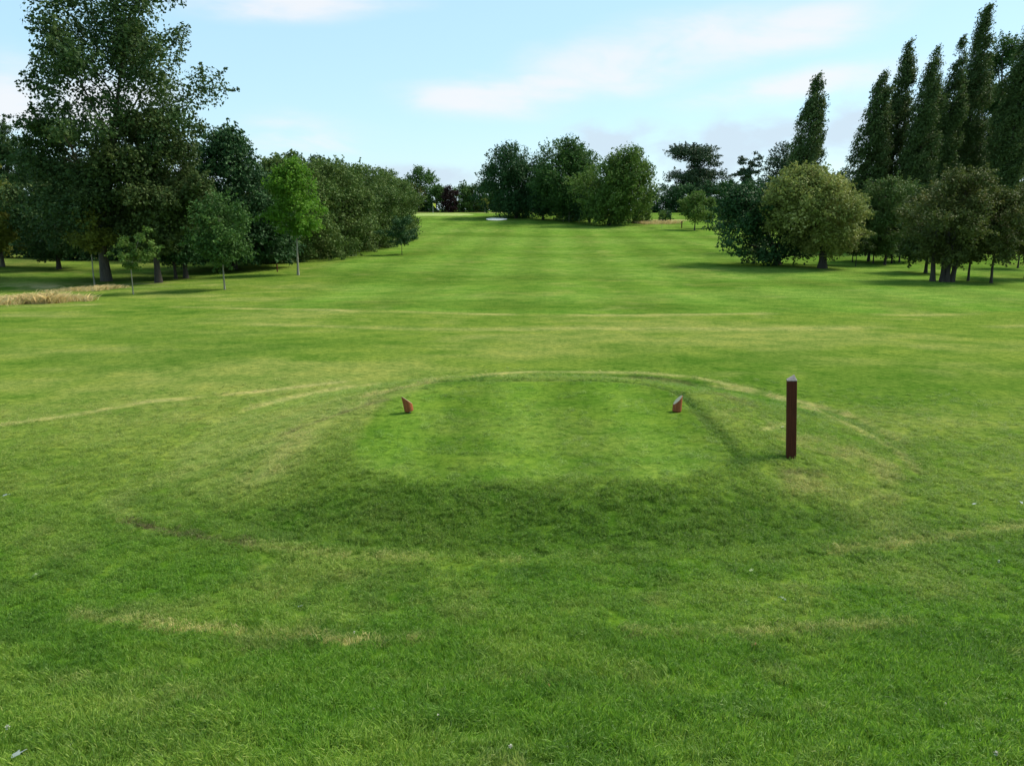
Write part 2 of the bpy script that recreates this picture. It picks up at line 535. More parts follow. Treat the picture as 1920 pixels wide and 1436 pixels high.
# ------------------------------------------------------------------ grass blades
def blade_material():
    m, nt, p = new_mat('grass_blade')
    at = nt.nodes.new('ShaderNodeAttribute')
    at.attribute_type = 'INSTANCER'
    at.attribute_name = 'turf_col'
    ti = nt.nodes.new('ShaderNodeAttribute')
    ti.attribute_name = 'tint'
    k = ramp_n(nt, ti.outputs['Fac'], [(0.0, (0.95, 1.1, 0.8)), (0.45, (1.85, 1.85, 1.6)), (0.84, (3.1, 2.7, 3.0)), (0.95, (3.4, 2.6, 3.8)),
                                       (1.0, (3.8, 2.7, 4.6))])
    mx = nt.nodes.new('ShaderNodeMix')
    mx.data_type = 'RGBA'
    mx.blend_type = 'MULTIPLY'
    mx.inputs[0].default_value = 1
    mx.clamp_result = False
    nt.links.new(at.outputs['Color'], mx.inputs[6])
    nt.links.new(k, mx.inputs[7])
    nt.links.new(mx.outputs[2], p.inputs['Base Color'])
    p.inputs['Roughness'].default_value = 0.5
    p.inputs['Specular IOR Level'].default_value = 0.3
    tr = nt.nodes.new('ShaderNodeBsdfTranslucent')
    nt.links.new(mx.outputs[2], tr.inputs['Color'])
    ms = nt.nodes.new('ShaderNodeMixShader')
    ms.inputs[0].default_value = 0.5
    nt.links.new(p.outputs[0], ms.inputs[1])
    nt.links.new(tr.outputs[0], ms.inputs[2])
    nt.links.new(ms.outputs[0], nt.nodes['Material Output'].inputs['Surface'])
    return m


BLADE = blade_material()
tufts = bpy.data.collections.new('grass_tufts')
for s in range(5):
    rg = np.random.default_rng(100 + s)
    nb = 130
    a = rg.uniform(0, 2 * np.pi, nb)
    r = 0.085 * np.sqrt(rg.uniform(0, 1, nb))
    bx, by = r * np.cos(a), r * np.sin(a)
    ln = rg.uniform(0.016, 0.036, nb) * np.where(rg.uniform(0, 1, nb) < .12, 1.6, 1)
    fa = rg.uniform(0, 2 * np.pi, nb)
    bend = rg.uniform(0.1, 1.25, nb)
    w = rg.uniform(0.0011, 0.0025, nb)
    sxv, syv = -np.sin(fa), np.cos(fa)
    vs = []
    for t, wf in ((-0.15, 1.0), (0.5, 0.85), (1.0, 0.0)):
        hx = ln * bend * max(t, 0)**1.8
        zz = ln * t * np.sqrt(np.clip(1 - 0.5 * (bend * max(t, 0))**2, .05, 1))
        for sg in ((-1, 1) if wf else (0,)):
            vs.append(np.stack([bx + np.cos(fa) * hx + sg * sxv * w * wf, by + np.sin(fa) * hx + sg * syv * w * wf, zz], 1))
    V = np.stack(vs, 1).reshape(-1, 3)
    b0 = np.arange(nb) * 5
    F1 = np.stack([b0, b0 + 1, b0 + 3], 1)
    F2 = np.stack([b0, b0 + 3, b0 + 2], 1)
    F3 = np.stack([b0 + 2, b0 + 3, b0 + 4], 1)
    Fa = np.concatenate([F1, F2, F3])
    tn = rg.uniform(0, 0.86, nb)
    tn[rg.uniform(0, 1, nb) < 0.11] = 0.97
    o = mesh_obj('tuft', V, Fa, BLADE, tint=np.tile(tn, 3))
    C.objects.unlink(o)
    tufts.objects.link(o)

gme = bpy.data.meshes.new('grass')
grass = bpy.data.objects.new('grass', gme)
C.objects.link(grass)
gme.materials.append(BLADE)
tag(grass, 'short green lawn grass blades covering the bank and tee surround', 'grass', kind='stuff')
ng = bpy.data.node_groups.new('grass_blades', 'GeometryNodeTree')
ng.interface.new_socket('Geometry', in_out='INPUT', socket_type='NodeSocketGeometry')
ng.interface.new_socket('Geometry', in_out='OUTPUT', socket_type='NodeSocketGeometry')
gn, gl = ng.nodes, ng.links
go = gn.new('NodeGroupOutput')
oi = gn.new('GeometryNodeObjectInfo')
oi.inputs['Object'].default_value = ground
oi.transform_space = 'RELATIVE'
dp = gn.new('GeometryNodeDistributePointsOnFaces')


def named(nm, dt):
    n = gn.new('GeometryNodeInputNamedAttribute')
    n.data_type = dt
    n.inputs['Name'].default_value = nm
    return n.outputs['Attribute']


gl.new(oi.outputs['Geometry'], dp.inputs['Mesh'])
gl.new(named('grass_density', 'FLOAT'), dp.inputs['Density'])
ci = gn.new('GeometryNodeCollectionInfo')
ci.inputs['Collection'].default_value = tufts
ci.inputs['Separate Children'].default_value = True
ci.inputs['Reset Children'].default_value = True
ip = gn.new('GeometryNodeInstanceOnPoints')
ip.inputs['Pick Instance'].default_value = True
gl.new(dp.outputs['Points'], ip.inputs['Points'])
gl.new(ci.outputs[0], ip.inputs['Instance'])
rv = gn.new('FunctionNodeRandomValue')
rv.data_type = 'FLOAT_VECTOR'
rv.inputs[0].default_value = (-0.6, -0.6, 0)
rv.inputs[1].default_value = (0.6, 0.6, 6.283)
gl.new(rv.outputs[0], ip.inputs['Rotation'])
sr = gn.new('FunctionNodeRandomValue')
sr.data_type = 'FLOAT'
sr.inputs[2].default_value, sr.inputs[3].default_value = 0.7, 1.35
sr.inputs['Seed'].default_value = 5
mu = gn.new('ShaderNodeMath')
mu.operation = 'MULTIPLY'
gl.new(named('grass_length', 'FLOAT'), mu.inputs[0])
gl.new(sr.outputs[1], mu.inputs[1])
cbx = gn.new('ShaderNodeCombineXYZ')
cbx.inputs[0].default_value = cbx.inputs[1].default_value = 1.0
gl.new(mu.outputs[0], cbx.inputs[2])
gl.new(cbx.outputs[0], ip.inputs['Scale'])
gl.new(ip.outputs[0], go.inputs[0])
md = grass.modifiers.new('blades', 'NODES')
md.node_group = ng


# ------------------------------------------------------------------ vegetation
def leaf_material(name, stops, trans=0.28, rough=0.6):
    m, nt, p = new_mat(name)
    ti = nt.nodes.new('ShaderNodeAttribute')
    ti.attribute_name = 'tint'
    k = ramp_n(nt, ti.outputs['Fac'], stops)
    nt.links.new(k, p.inputs['Base Color'])
    p.inputs['Roughness'].default_value = rough
    p.inputs['Specular IOR Level'].default_value = 0.16
    tr = nt.nodes.new('ShaderNodeBsdfTranslucent')
    nt.links.new(k, tr.inputs['Color'])
    ms = nt.nodes.new('ShaderNodeMixShader')
    ms.inputs[0].default_value = trans
    nt.links.new(p.outputs[0], ms.inputs[1])
    nt.links.new(tr.outputs[0], ms.inputs[2])
    nt.links.new(ms.outputs[0], nt.nodes['Material Output'].inputs['Surface'])
    return m


def st3(a, b, c, d=None):
    s = [(0.1, a), (0.5, b), (0.8, c)]
    if d:
        s.append((0.97, d))
    return s


LEAF = {k: leaf_material(k + '_leaves', *v) for k, v in dict(
    cotton=(st3((0.034, 0.071, 0.019), (0.051, 0.097, 0.026), (0.084, 0.129, 0.034), (0.129, 0.150, 0.043)), .3),
    brownish=(st3((0.043, 0.073, 0.017), (0.060, 0.095, 0.022), (0.086, 0.116, 0.030)), .25),
    dark=(st3((0.020, 0.059, 0.017), (0.031, 0.082, 0.023), (0.051, 0.118, 0.033)), .2),
    bright=(st3((.072, .170, .012), (.105, .235, .019), (.16, .30, .036), (.24, .37, .07)), .42),
    sapling=(st3((0.061, 0.118, 0.019), (0.090, 0.160, 0.026), (0.134, 0.211, 0.041)), .35),
    olive=(st3((0.056, 0.102, 0.020), (0.082, 0.136, 0.027), (0.118, 0.169, 0.038), (0.128, 0.122, 0.038)), .25),
    gold=(st3((0.102, 0.128, 0.017), (0.141, 0.166, 0.023), (0.192, 0.211, 0.036)), .3),
    mid=(st3((0.036, 0.087, 0.017), (0.054, 0.120, 0.023), (0.084, 0.160, 0.031)), .28),
    purple=(st3((.022, .012, .013), (.034, .017, .017), (.045, .026, .018)), .2),
    beam=(st3((0.131, 0.168, 0.038), (0.213, 0.250, 0.060), (0.325, 0.342, 0.090), (0.525, 0.516, 0.250)), .28),
    poplar=(st3((0.049, 0.086, 0.024), (0.073, 0.116, 0.032), (0.117, 0.166, 0.048), (0.200, 0.238, 0.091)), .28),
    rust=(st3((0.059, 0.082, 0.019), (0.084, 0.108, 0.024), (0.118, 0.128, 0.031), (0.154, 0.109, 0.036)), .25),
    pine=(st3((0.023, 0.051, 0.020), (0.035, 0.067, 0.027), (0.054, 0.087, 0.033)), .1),
    pale=(st3((.12, .15, .02), (.16, .19, .03), (.22, .24, .05)), .4),
).items()}


def bark_material(name, c0, c1):
    m, nt, p = new_mat(name)
    tcn = nt.nodes.new('ShaderNodeTexCoord')
    mp = nt.nodes.new('ShaderNodeMapping')
    mp.inputs['Scale'].default_value = (6, 6, 1.2)
    nt.links.new(tcn.outputs['Object'], mp.inputs[0])
    f = noise_n(nt, 2.5, 6, mp.outputs[0], 0.7)
    nt.links.new(ramp_n(nt, f, [(0.35, c0), (0.65, c1)]), p.inputs['Base Color'])
    p.inputs['Roughness'].default_value = 0.9
    bp = nt.nodes.new('ShaderNodeBump')
    bp.inputs['Strength'].default_value = 0.8
    bp.inputs['Distance'].default_value = 0.05
    nt.links.new(f, bp.inputs['Height'])
    nt.links.new(bp.outputs[0], p.inputs['Normal'])
    return m


BARK = dict(dark=bark_material('dark_bark', (.024, .019, .013), (.055, .044, .031)),
            pale=bark_material('pale_bark', (.16, .15, .10), (.30, .28, .21)),
            mid=bark_material('grey_bark', (.045, .038, .027), (.10, .085, .06)))


def tube(path, radii, k=7):
    path = np.asarray(path, float)
    n = len(path)
    tg = np.gradient(path, axis=0)
    tg /= np.linalg.norm(tg, axis=1)[:, None] + 1e-9
    ref = np.array([1.0, 0.2, 0.1])
    a = np.cross(tg, ref)
    a /= np.linalg.norm(a, axis=1)[:, None] + 1e-9
    b = np.cross(tg, a)
    th = np.linspace(0, 2 * np.pi, k, endpoint=False)
    V = path[:, None, :] + np.asarray(radii)[:, None, None] * (np.cos(th)[None, :, None] * a[:, None, :] + np.sin(th)[None, :, None] * b[:, None, :])
    V = V.reshape(-1, 3)
    Fs = [[i * k + j, i * k + (j + 1) % k, (i + 1) * k + (j + 1) % k, (i + 1) * k + j] for i in range(n - 1) for j in range(k)]
    return V, Fs


def join(parts):
    V, Fs, o = [], [], 0
    for v, f in parts:
        V.append(v)
        Fs += [[q + o for q in g] for g in f]
        o += len(v)
    return np.vstack(V), Fs


ENV = dict(
    round=lambda t: np.sqrt(np.clip(1 - (2 * t - 1)**2, 0, 1)) * (1.06 - 0.22 * t),
    broad=lambda t: np.clip(np.minimum(1, 0.55 + 2.2 * t) * (1 - np.clip((t - 0.35) / 0.65, 0, 1)**2.2)**0.5, 0.05, 1),
    hedge=lambda t: np.clip(np.minimum(1, 0.8 + 1.2 * t) * (1 - np.clip((t - 0.5) / 0.5, 0, 1)**2.4)**0.5, 0.05, 1),
    cone=lambda t: np.clip(np.minimum(1, 0.8 + 1.6 * t) * (1 - 0.85 * np.clip((t - 0.12) / 0.88, 0, 1)**1.9), 0.04, 1),
    poplar=lambda t: np.clip(np.minimum(1, 0.62 + 1.5 * t) * (1 - np.clip((t - 0.18) / 0.82, 0, 1)**2.6) + 0.10, 0.05, 1),
    tall=lambda t: np.clip(np.minimum(1, 0.68 + 1.0 * t) * (1 - 0.75 * np.clip((t - 0.45) / 0.55, 0, 1)**2), 0.05, 1),
    cedar=lambda t: np.clip(1.0 - 0.42 * t, 0.15, 1),
)


def unit(v):
    return v / (np.linalg.norm(v, axis=-1, keepdims=True) + 1e-9)


def make_crown(rg, zb, zt, Rx, env, nc, rc, nl, leaf, flat=0.8, lean=(0, 0, 0), elong=0.0, bias=0.45, droop=0.0,
               spike=0.0, lop=0.25, aspect=0.34, ry=1.0, wind=None, thin=0.0):
    e = ENV[env]
    tt = np.linspace(0, 1, 200)
    pw = e(tt)**1.3
    t = np.interp(rg.uniform(0, 1, nc), np.cumsum(pw) / pw.sum(), tt)
    a = rg.uniform(0, 2 * np.pi, nc)
    ph = rg.uniform(0, 2 * np.pi, 5)
    lob = 1 + lop * (0.5 * np.cos(2 * a + ph[0] + 3 * t) + 0.4 * np.cos(3 * a + ph[1] - 5 * t) + 0.4 * np.cos(5 * a + ph[2] + 9 * t))
    Hc = zt - zb
    rcl = rc * rg.uniform(0.5, 1.5, nc)
    if env == 'cedar':
        t = np.clip(np.round(t * 7) / 7 + rg.normal(0, 0.05, nc), 0, 1)
    lim = np.maximum(Rx * e(t) * lob - rcl * 0.55, 0.02 * Rx)
    r = lim * rg.uniform(0, 1, nc)**bias
    z = zb + t * Hc - droop * (r / Rx)**2 * Hc * 0.25
    ln = np.array(lean, float)
    sh = (t * Hc)[:, None] * ln[None, :] * np.array([1, 1, 0])
    cen = np.stack([r * np.cos(a), r * np.sin(a) * ry, z], 1) + sh
    cen[:, 2] = np.clip(cen[:, 2], zb + 0.2 * rc, zt - 0.45 * rcl)
    ct = rg.normal(0.45, 0.13, nc)
    # leaves
    pr = rcl**2
    ix = rg.choice(nc, nl, p=pr / pr.sum())
    d = unit(rg.normal(0, 1, (nl, 3)))
    rr = rg.uniform(0, 1, nl)**0.5
    off = d * (rr * rcl[ix])[:, None] * np.array([1, 1, flat])
    if elong:
        wv = unit(np.array(wind) if wind else ln + np.array([0, 0, 0.9]))
        off = off + wv * (np.einsum('ij,j->i', d, wv) * rr * rcl[ix] * elong)[:, None]
    if droop:
        hz = np.hypot(off[:, 0] + cen[ix, 0], off[:, 1] + cen[ix, 1])
        off[:, 2] -= droop * 0.25 * np.maximum(hz - Rx * 0.4, 0) * rg.uniform(0, 1, nl)
    p = cen[ix] + off
    if spike:
        nt_ = 5
        td = unit(rg.normal(0, 1, (nc, nt_, 3)) + unit(cen - np.array([0, 0, (zb + zt) / 2]))[:, None, :] * 0.9 + np.array([0, 0, 0.6]))
        if wind:
            td = unit(td + np.array(wind) * 2.0)
        m = np.nonzero(rg.uniform(0, 1, nl) < 0.3)[0]
        dd = td[ix[m], rg.integers(0, nt_, len(m))]
        q = rg.uniform(0, 1, len(m))**0.8
        p[m] = cen[ix[m]] + dd * (rcl[ix[m]] * (0.35 + q * (0.65 + 0.55 * spike)))[:, None] * np.array([1, 1, max(flat, .6)]) \
            + rg.normal(0, 1, (len(m), 3)) * (leaf * (0.8 - 0.55 * q))[:, None]
    p[:, 2] = np.maximum(p[:, 2], 0.05)
    nrm = unit(d * 0.8 + np.array([0, 0, 0.55]) + rg.normal(0, 0.65, (nl, 3)))
    ax = rg.normal(0, 1, (nl, 3)) + (wv * 2.2 if elong else 0)
    if droop:
        ax = ax + np.array([0, 0, -1.0]) + d * 1.0
    ax = unit(ax - nrm * np.einsum('ij,ij->i', ax, nrm)[:, None])
    sd_ = np.cross(nrm, ax)
    s = leaf * rg.uniform(0.55, 1.4, nl)[:, None]
    V = np.stack([p - ax * s * 0.5, p + sd_ * s * aspect - ax * s * 0.08 + nrm * s * 0.08, p + ax * s * 0.5, p - sd_ * s * aspect - ax * s * 0.08 + nrm * s * 0.08], 1)
    Fq = np.arange(nl * 4).reshape(-1, 4)
    tint = np.clip(ct[ix] + rg.normal(0, 0.11, nl), 0, 1)
    return V.reshape(-1, 3), Fq, tint, cen, rcl


def make_trunk(rg, H, zb, r0, cen, lean, nlimb, stems=None, kink=0.02, top=0.8, rise=0.4):
    parts = []
    stems = stems or [(0, 0, 0, 0)]
    axes = []
    for (ox, oy, lx, ly) in stems:
        n = 9
        t = np.linspace(0, 1, n)
        jit = np.cumsum(rg.normal(0, kink * H / n, (n, 2)), 0)
        ht = H * top
        zz = -0.25 + t * (ht + 0.25)
        bow = np.clip(zz - zb, 0, None)
        pth = np.stack([ox + lx * t * ht + jit[:, 0] + lean[0] * bow, oy + ly * t * ht + jit[:, 1] + lean[1] * bow, zz], 1)
        rs = r0 * (1 - 0.9 * t)**0.9
        rs[0] *= 1.45
        if len(rs) > 1:
            rs[1] *= 1.03
        rs = np.maximum(rs, 0.012)
        parts.append(tube(pth, rs, 8))
        axes.append(pth)
    if nlimb:
        for q in rg.choice(len(cen), min(nlimb, len(cen)), replace=False):
            c = cen[q]
            A = axes[rg.integers(len(axes))]
            z0 = max(min(c[2] - (rise * (0.6 + 0.8 * rg.uniform())) * math.hypot(c[0], c[1]), H * top * 0.92), min(zb * 0.85, H * 0.5))
            k = np.array([np.interp(z0, A[:, 2], A[:, i]) for i in range(3)])
            mid = (k + c) / 2 + np.array([0, 0, 0.08 * np.linalg.norm(c - k)])
            tq = np.linspace(0, 1, 5)[:, None]
            pt = k * (1 - tq)**2 + 2 * mid * tq * (1 - tq) + c * tq**2
            rb = r0 * (1 - 0.85 * min(z0 / H, 1)) * 0.42
            parts.append(tube(pt, np.linspace(rb, rb * 0.25, 5), 5))
    return join(parts)


KIND = {
    # env, leaf material, bark, clump radius/R, clumps, leaf size, cover, extra
    'cotton': dict(env='tall', leaf='cotton', bark='mid', rc=.19, nc=150, ls=.19, cover=2.0, x=dict(flat=.85, bias=.5, lop=.15, spike=.6), trunk=.026, limb=46),
    'brownish': dict(env='round', leaf='brownish', bark='dark', rc=.25, nc=90, ls=.17, cover=3.2, x=dict(spike=.6), trunk=.02, limb=14),
    'dark': dict(env='hedge', leaf='dark', bark='dark', rc=.27, nc=80, ls=.2, cover=3.0, x=dict(spike=.7), trunk=.025, limb=10),
    'layered': dict(env='cone', leaf='dark', bark='dark', rc=.24, nc=230, ls=.2, cover=4.2, x=dict(flat=.42, droop=.55, bias=.4, spike=.5, lop=.15), trunk=.025, limb=20),
    'bright': dict(env='round', leaf='bright', bark='pale', rc=.27, nc=70, ls=.16, cover=2.5, x=dict(lop=.4, spike=.9), trunk=.011, limb=18),
    'sapling': dict(env='round', leaf='sapling', bark='pale', rc=.34, nc=34, ls=.14, cover=2.2, x=dict(lop=.4, spike=.9), trunk=.011, limb=12),
    'sparse': dict(env='tall', leaf='sapling', bark='pale', rc=.30, nc=22, ls=.13, cover=1.3, x=dict(lop=.6, spike=.8, flat=.6), trunk=.010, limb=12),
    'hedge': dict(env='hedge', leaf='olive', bark='dark', rc=.24, nc=160, ls=.21, cover=3.4, x=dict(spike=.8, lop=.3), trunk=.02, limb=8),
    'gold': dict(env='broad', leaf='gold', bark='mid', rc=.26, nc=80, ls=.16, cover=3, x=dict(spike=.6), trunk=.02, limb=10),
    'mid': dict(env='broad', leaf='mid', bark='dark', rc=.22, nc=180, ls=.32, cover=4.2, x=dict(spike=1.0, lop=.4, elong=.7, lean=(.10, 0, 0)), trunk=.024, limb=16),
    'belt': dict(env='hedge', leaf='mid', bark='dark', rc=.28, nc=70, ls=.36, cover=2.6, x=dict(spike=.7, lop=.35), trunk=.02, limb=5),
    'purple': dict(env='broad', leaf='purple', bark='dark', rc=.28, nc=60, ls=.25, cover=2.8, x=dict(spike=.7), trunk=.02, limb=5),
    'beam': dict(env='round', leaf='beam', bark='dark', rc=.19, nc=230, ls=.17, cover=4.4, x=dict(spike=.5, lop=.08, bias=.4), trunk=.045, limb=16),
    'poplar': dict(env='poplar', leaf='poplar', bark='dark', rc=.25, nc=400, ls=.22, cover=4.4, x=dict(flat=.7, elong=1.2, lean=(.06, 0, 0), lop=.2, spike=.75, aspect=.24, wind=(.5, 0, .85)), trunk=.014, limb=22),
    'rust': dict(env='round', leaf='rust', bark='dark', rc=.23, nc=100, ls=.14, cover=2.9, x=dict(spike=1.0, lop=.5), trunk=.022, limb=22),
    'cedar': dict(env='cedar', leaf='pine', bark='dark', rc=.22, nc=90, ls=.34, cover=3.0, x=dict(flat=.36, bias=.6, lop=.6, spike=.3), trunk=.034, limb=30),
    'young': dict(env='round', leaf='sapling', bark='dark', rc=.32, nc=44, ls=.24, cover=2.6, x=dict(spike=.6), trunk=.02, limb=12),
    'whip': dict(env='cone', leaf='pale', bark='pale', rc=.34, nc=20, ls=.2, cover=1.8, x=dict(spike=.6, elong=.8), trunk=.012, limb=5),
}
COUNT = [0]


def plant(name, kind, label, cat, u, vb, vt, w, vc=None, Y=None, group=None, leaf=None, stems=None, nc=None, trunk=None, cover=None,
          bark=None, env=None, ut=None, limb=None, ry=1.0, rise=0.5, **ex):
    """u, vb: where the foot stands; vt: top; w: crown width; vc: underside of the crown (picture rows, turned into metres here)"""
    COUNT[0] += 1
    rg = np.random.default_rng(1000 + COUNT[0])
    K = KIND[kind]
    if Y is None:
        x, y = hit(u, vb)
    else:
        y = Y
        zt0 = h_at((vt * 0.4 + vb * 0.6), y)
        x = x_at(u, y, zt0)
    z = float(terr(x, y))
    H = h_at(vt, y) - z
    Hc0 = 0.0 if vc is None else max(h_at(vc, y) - z, 0.0)
    Rx = 0.5 * w / FPX * (y * math.cos(PITCH))
    x_ = dict(K['x'])
    x_.update(ex)
    if ut is not None:
        xt = x_at(ut, y, z + H * 0.6)
        x_['lean'] = ((xt - x) / (H * 0.6 - Hc0 * 0.5), 0, 0)
    area = 2 * math.pi * Rx * (H - Hc0) * 0.8
    ls = K['ls']
    nl = int(np.clip((cover or K['cover']) * area / (ls * ls * 0.36), 350, 70000))
    V, Fq, tint, cen, rcl = make_crown(rg, Hc0, H, Rx, env or K['env'], nc or K['nc'], K['rc'] * Rx * (1.0 if kind != 'cedar' else 1.2), nl, ls, ry=ry, **x_)
    root = empty(name, (x, y, z))
    tag(root, label, cat, group)
    lean = x_.get('lean', (0, 0, 0))
    tv, tf = make_trunk(rg, H, Hc0, (trunk or K['trunk']) * H, cen, lean, K['limb'] if limb is None else limb, stems, rise=rise)
    mesh_obj('trunk', tv, tf, BARK[bark or K['bark']], root, smooth=True)
    mesh_obj('crown', V, Fq, LEAF[leaf or K['leaf']], root, tint=tint)
    return root


# --- left wood
plant('poplar_tree', 'cotton', 'tallest broad poplar on the left, airy dark crown showing sky between its limbs', 'tree', 200, 527, -110, 345, 440, trunk=.014, ut=226, rise=1.15, cover=3.9)
plant('field_tree', 'brownish', 'olive brown round tree tucked under the airy poplar', 'tree', 298, 530, 213, 215, 465)
plant('field_tree', 'brownish', 'greyish green tree filling in left of the airy poplar trunk', 'tree', 110, 505, 290, 180, 480, leaf='cotton')
plant('hornbeam_tree', 'layered', 'very dark conical tree with drooping layered sprays beside the long hedge', 'tree', 440, 505, 238, 235, 480, trunk=.02)
plant('field_tree', 'dark', 'dark tree with thin bare trunk between poplar and hornbeam', 'tree', 348, 522, 330, 130, 485)
plant('field_tree', 'dark', 'low dark tree with slim trunk next to the leaning sapling', 'tree', 330, 523, 390, 110, 490)
plant('ash_tree', 'sapling', 'leafy mid green young tree with pale stake trunk before the dark hornbeam', 'tree', 422, 543, 368, 120, 492, trunk=.010, leaf='mid')
plant('ash_tree', 'sapling', 'yellowish green sapling on a straight pale trunk by the straw coloured grass', 'tree', 178, 536, 393, 78, 472, leaf='gold', cover=2.8)
plant('sapling', 'sparse', 'spindly sapling with kinked pale stem and few leaves', 'tree', 250, 552, 420, 75, 500, ut=262)
plant('young_tree', 'bright', 'bright lime green young tree standing alone before the hedge', 'tree', 559, 516, 308, 110, 442)
plant('hawthorn', 'gold', 'golden green hawthorn at the meadow edge beyond the straw grass', 'tree', 5, 500, 300, 120, 470)
plant('field_tree', 'brownish', 'grey green tree rising behind the golden hawthorn', 'tree', 20, 480, 232, 130, 470, Y=80, leaf='cotton')
for q, (u, vt, w) in enumerate(((-70, 330, 190), (50, 390, 180), (150, 380, 170), (250, 385, 170), (350, 375, 170), (460, 385, 150))):
    plant('dark_bush', 'dark', 'dark evergreen bush in the shade at the back of the left wood', 'bush', u, 490, vt, w, None, Y=68 + 2 * (q % 2),
          group='bushes at the back of the left wood', cover=2.6)
plant('thorn_bush', 'sparse', 'small dark wind bent thorn tree at the far foot of the hedge', 'tree', 754, 478, 408, 62, 458, leaf='dark', bark='dark', cover=1.9, ut=752)
# --- overgrown hedge running away along the left of the fairway
HB = 'olive brown overgrown hedge bush in the middle of the row up the fairway'
for q, (u, vb, vt, w, lb) in enumerate(((512, 491, 300, 100, 'near end of the overgrown hedge, tight against the dark hornbeam'),
                                        (566, 486, 297, 105, 'overgrown hedge bush straight behind the lime green young tree'),
                                        (617, 480, 303, 105, None), (655, 472, 310, 100, None), (690, 463, 317, 92, None), (722, 454, 326, 84, None),
                                        (745, 445, 338, 62, 'far end of the overgrown hedge behind the small thorn tree'))):
    plant('hedge_bush', 'hedge', lb or HB, 'bush', u, vb, vt, w * 1.4, None, group='overgrown hedge along the left of the fairway', ry=1.5)
plant('field_tree', 'dark', 'dark treetop poking above the overgrown hedge', 'tree', 597, 440, 293, 60, 420, Y=105)
plant('hedge_bush', 'hedge', 'leafy green bush peeping over the near end of the hedge', 'bush', 530, 470, 296, 90, None, Y=95, leaf='mid')
# --- behind the putting green
plant('oak_tree', 'belt', 'round dark tree standing tallest behind the golf flag', 'tree', 790, 395, 314, 66, None, Y=196, leaf='mid', cover=2.2)
BL = 'mixed green tree in the belt behind the putting green'
for u, vt, w, lf in ((752, 338, 60, 'olive'), (772, 348, 50, 'rust'), (818, 350, 50, 'mid'), (868, 346, 56, 'mid'), (892, 350, 46, 'olive'), (912, 338, 40, 'mid'), (930, 345, 50, 'mid'), (722, 340, 60, 'olive')):
    plant('belt_tree', 'belt', BL, 'tree', u, 395, vt, w, None, Y=192, group='tree belt behind the putting green', leaf=lf)
plant('purple_tree', 'purple', 'purple leaved tree in the belt behind the putting green', 'tree', 845, 395, 346, 32, None, Y=189)
plant('whip_tree', 'whip', 'pale yellow green whip at the edge of the dark central clump', 'tree', 909, 396, 368, 16, 390, Y=180)
# --- central clump
plant('central_tree', 'mid', 'dark rounded tree at the bunker end of the central clump', 'tree', 968, 409, 277, 125, 396, leaf='dark', ut=962)
plant('central_tree', 'mid', 'tall dark green tree in the middle of the central clump', 'tree', 1068, 414, 272, 135, 402, ut=1068)
plant('central_tree', 'mid', 'lighter green tree with feathery wind blown top at the field end of the central clump', 'tree', 1142, 423, 285, 130, 412, leaf='sapling', ut=1166)
plant('central_tree', 'mid', 'narrow dark tree between the two tallest of the central clump', 'tree', 1018, 412, 318, 70, 398, leaf='dark')
plant('central_tree', 'mid', 'low dark tree behind pale thin trunks in the central clump', 'tree', 1105, 418, 340, 70, 404, leaf='dark')
for u, vb in ((1056, 416), (1067, 417), (1086, 417)):
    plant('birch_sapling', 'sparse', 'pale thin birch trunk at the foot of the central clump', 'tree', u, vb, 362, 28, 398, group='pale birch trunks in the central clump', leaf='mid')
plant('shrub', 'belt', 'low rounded shrub at the field end of the central clump', 'bush', 1203, 418, 372, 46, None, leaf='sapling')
plant('clipped_bush', 'belt', 'small squat dark bush standing in the pale field', 'bush', 1247, 414, 392, 24, None, leaf='dark')
plant('young_tree', 'young', 'round headed young tree on a bare trunk in the pale field', 'tree', 1302, 432, 362, 62, 412)
plant('young_tree', 'young', 'slimmer young tree just behind the round headed one in the field', 'tree', 1327, 429, 370, 40, 412)
plant('young_tree', 'young', 'small young tree beside the big dark bush across the field', 'tree', 1356, 428, 392, 26, 412)
plant('stake_sapling', 'sparse', 'tiny sapling on thin stem in the dry strip of field', 'tree', 1241, 428, 396, 16, 408)
# --- cedars and belt to the right of the central clump
plant('cedar_tree', 'cedar', 'large cedar with flat spreading tiers against the sky', 'tree', 1300, 400, 272, 124, 362, Y=205)
plant('cedar_tree', 'cedar', 'thin ragged cedar on a bare leaning trunk', 'tree', 1396, 400, 284, 54, 345, Y=182, ut=1410, cover=2.0, nc=34, env='cone')
plant('pine_tree', 'belt', 'broad dark pine crown next to the ragged cedar', 'tree', 1470, 400, 272, 84, 350, Y=190, leaf='pine')
plant('pine_tree', 'belt', 'dark pine crown low between the first two tall poplars', 'tree', 1580, 400, 318, 70, 360, Y=180, leaf='pine')
BR = 'dark green tree in the belt below the cedars'
for u, vt, w, lf in ((1222, 352, 50, 'dark'), (1252, 348, 56, 'dark'), (1290, 350, 64, 'dark'), (1330, 346, 60, 'dark'), (1365, 340, 60, 'mid'), (1400, 346, 60, 'mid'), (1440, 338, 70, 'dark')):
    plant('belt_tree', 'belt', BR, 'tree', u, 402, vt, w, None, Y=185, group='tree belt below the cedars', leaf=lf)
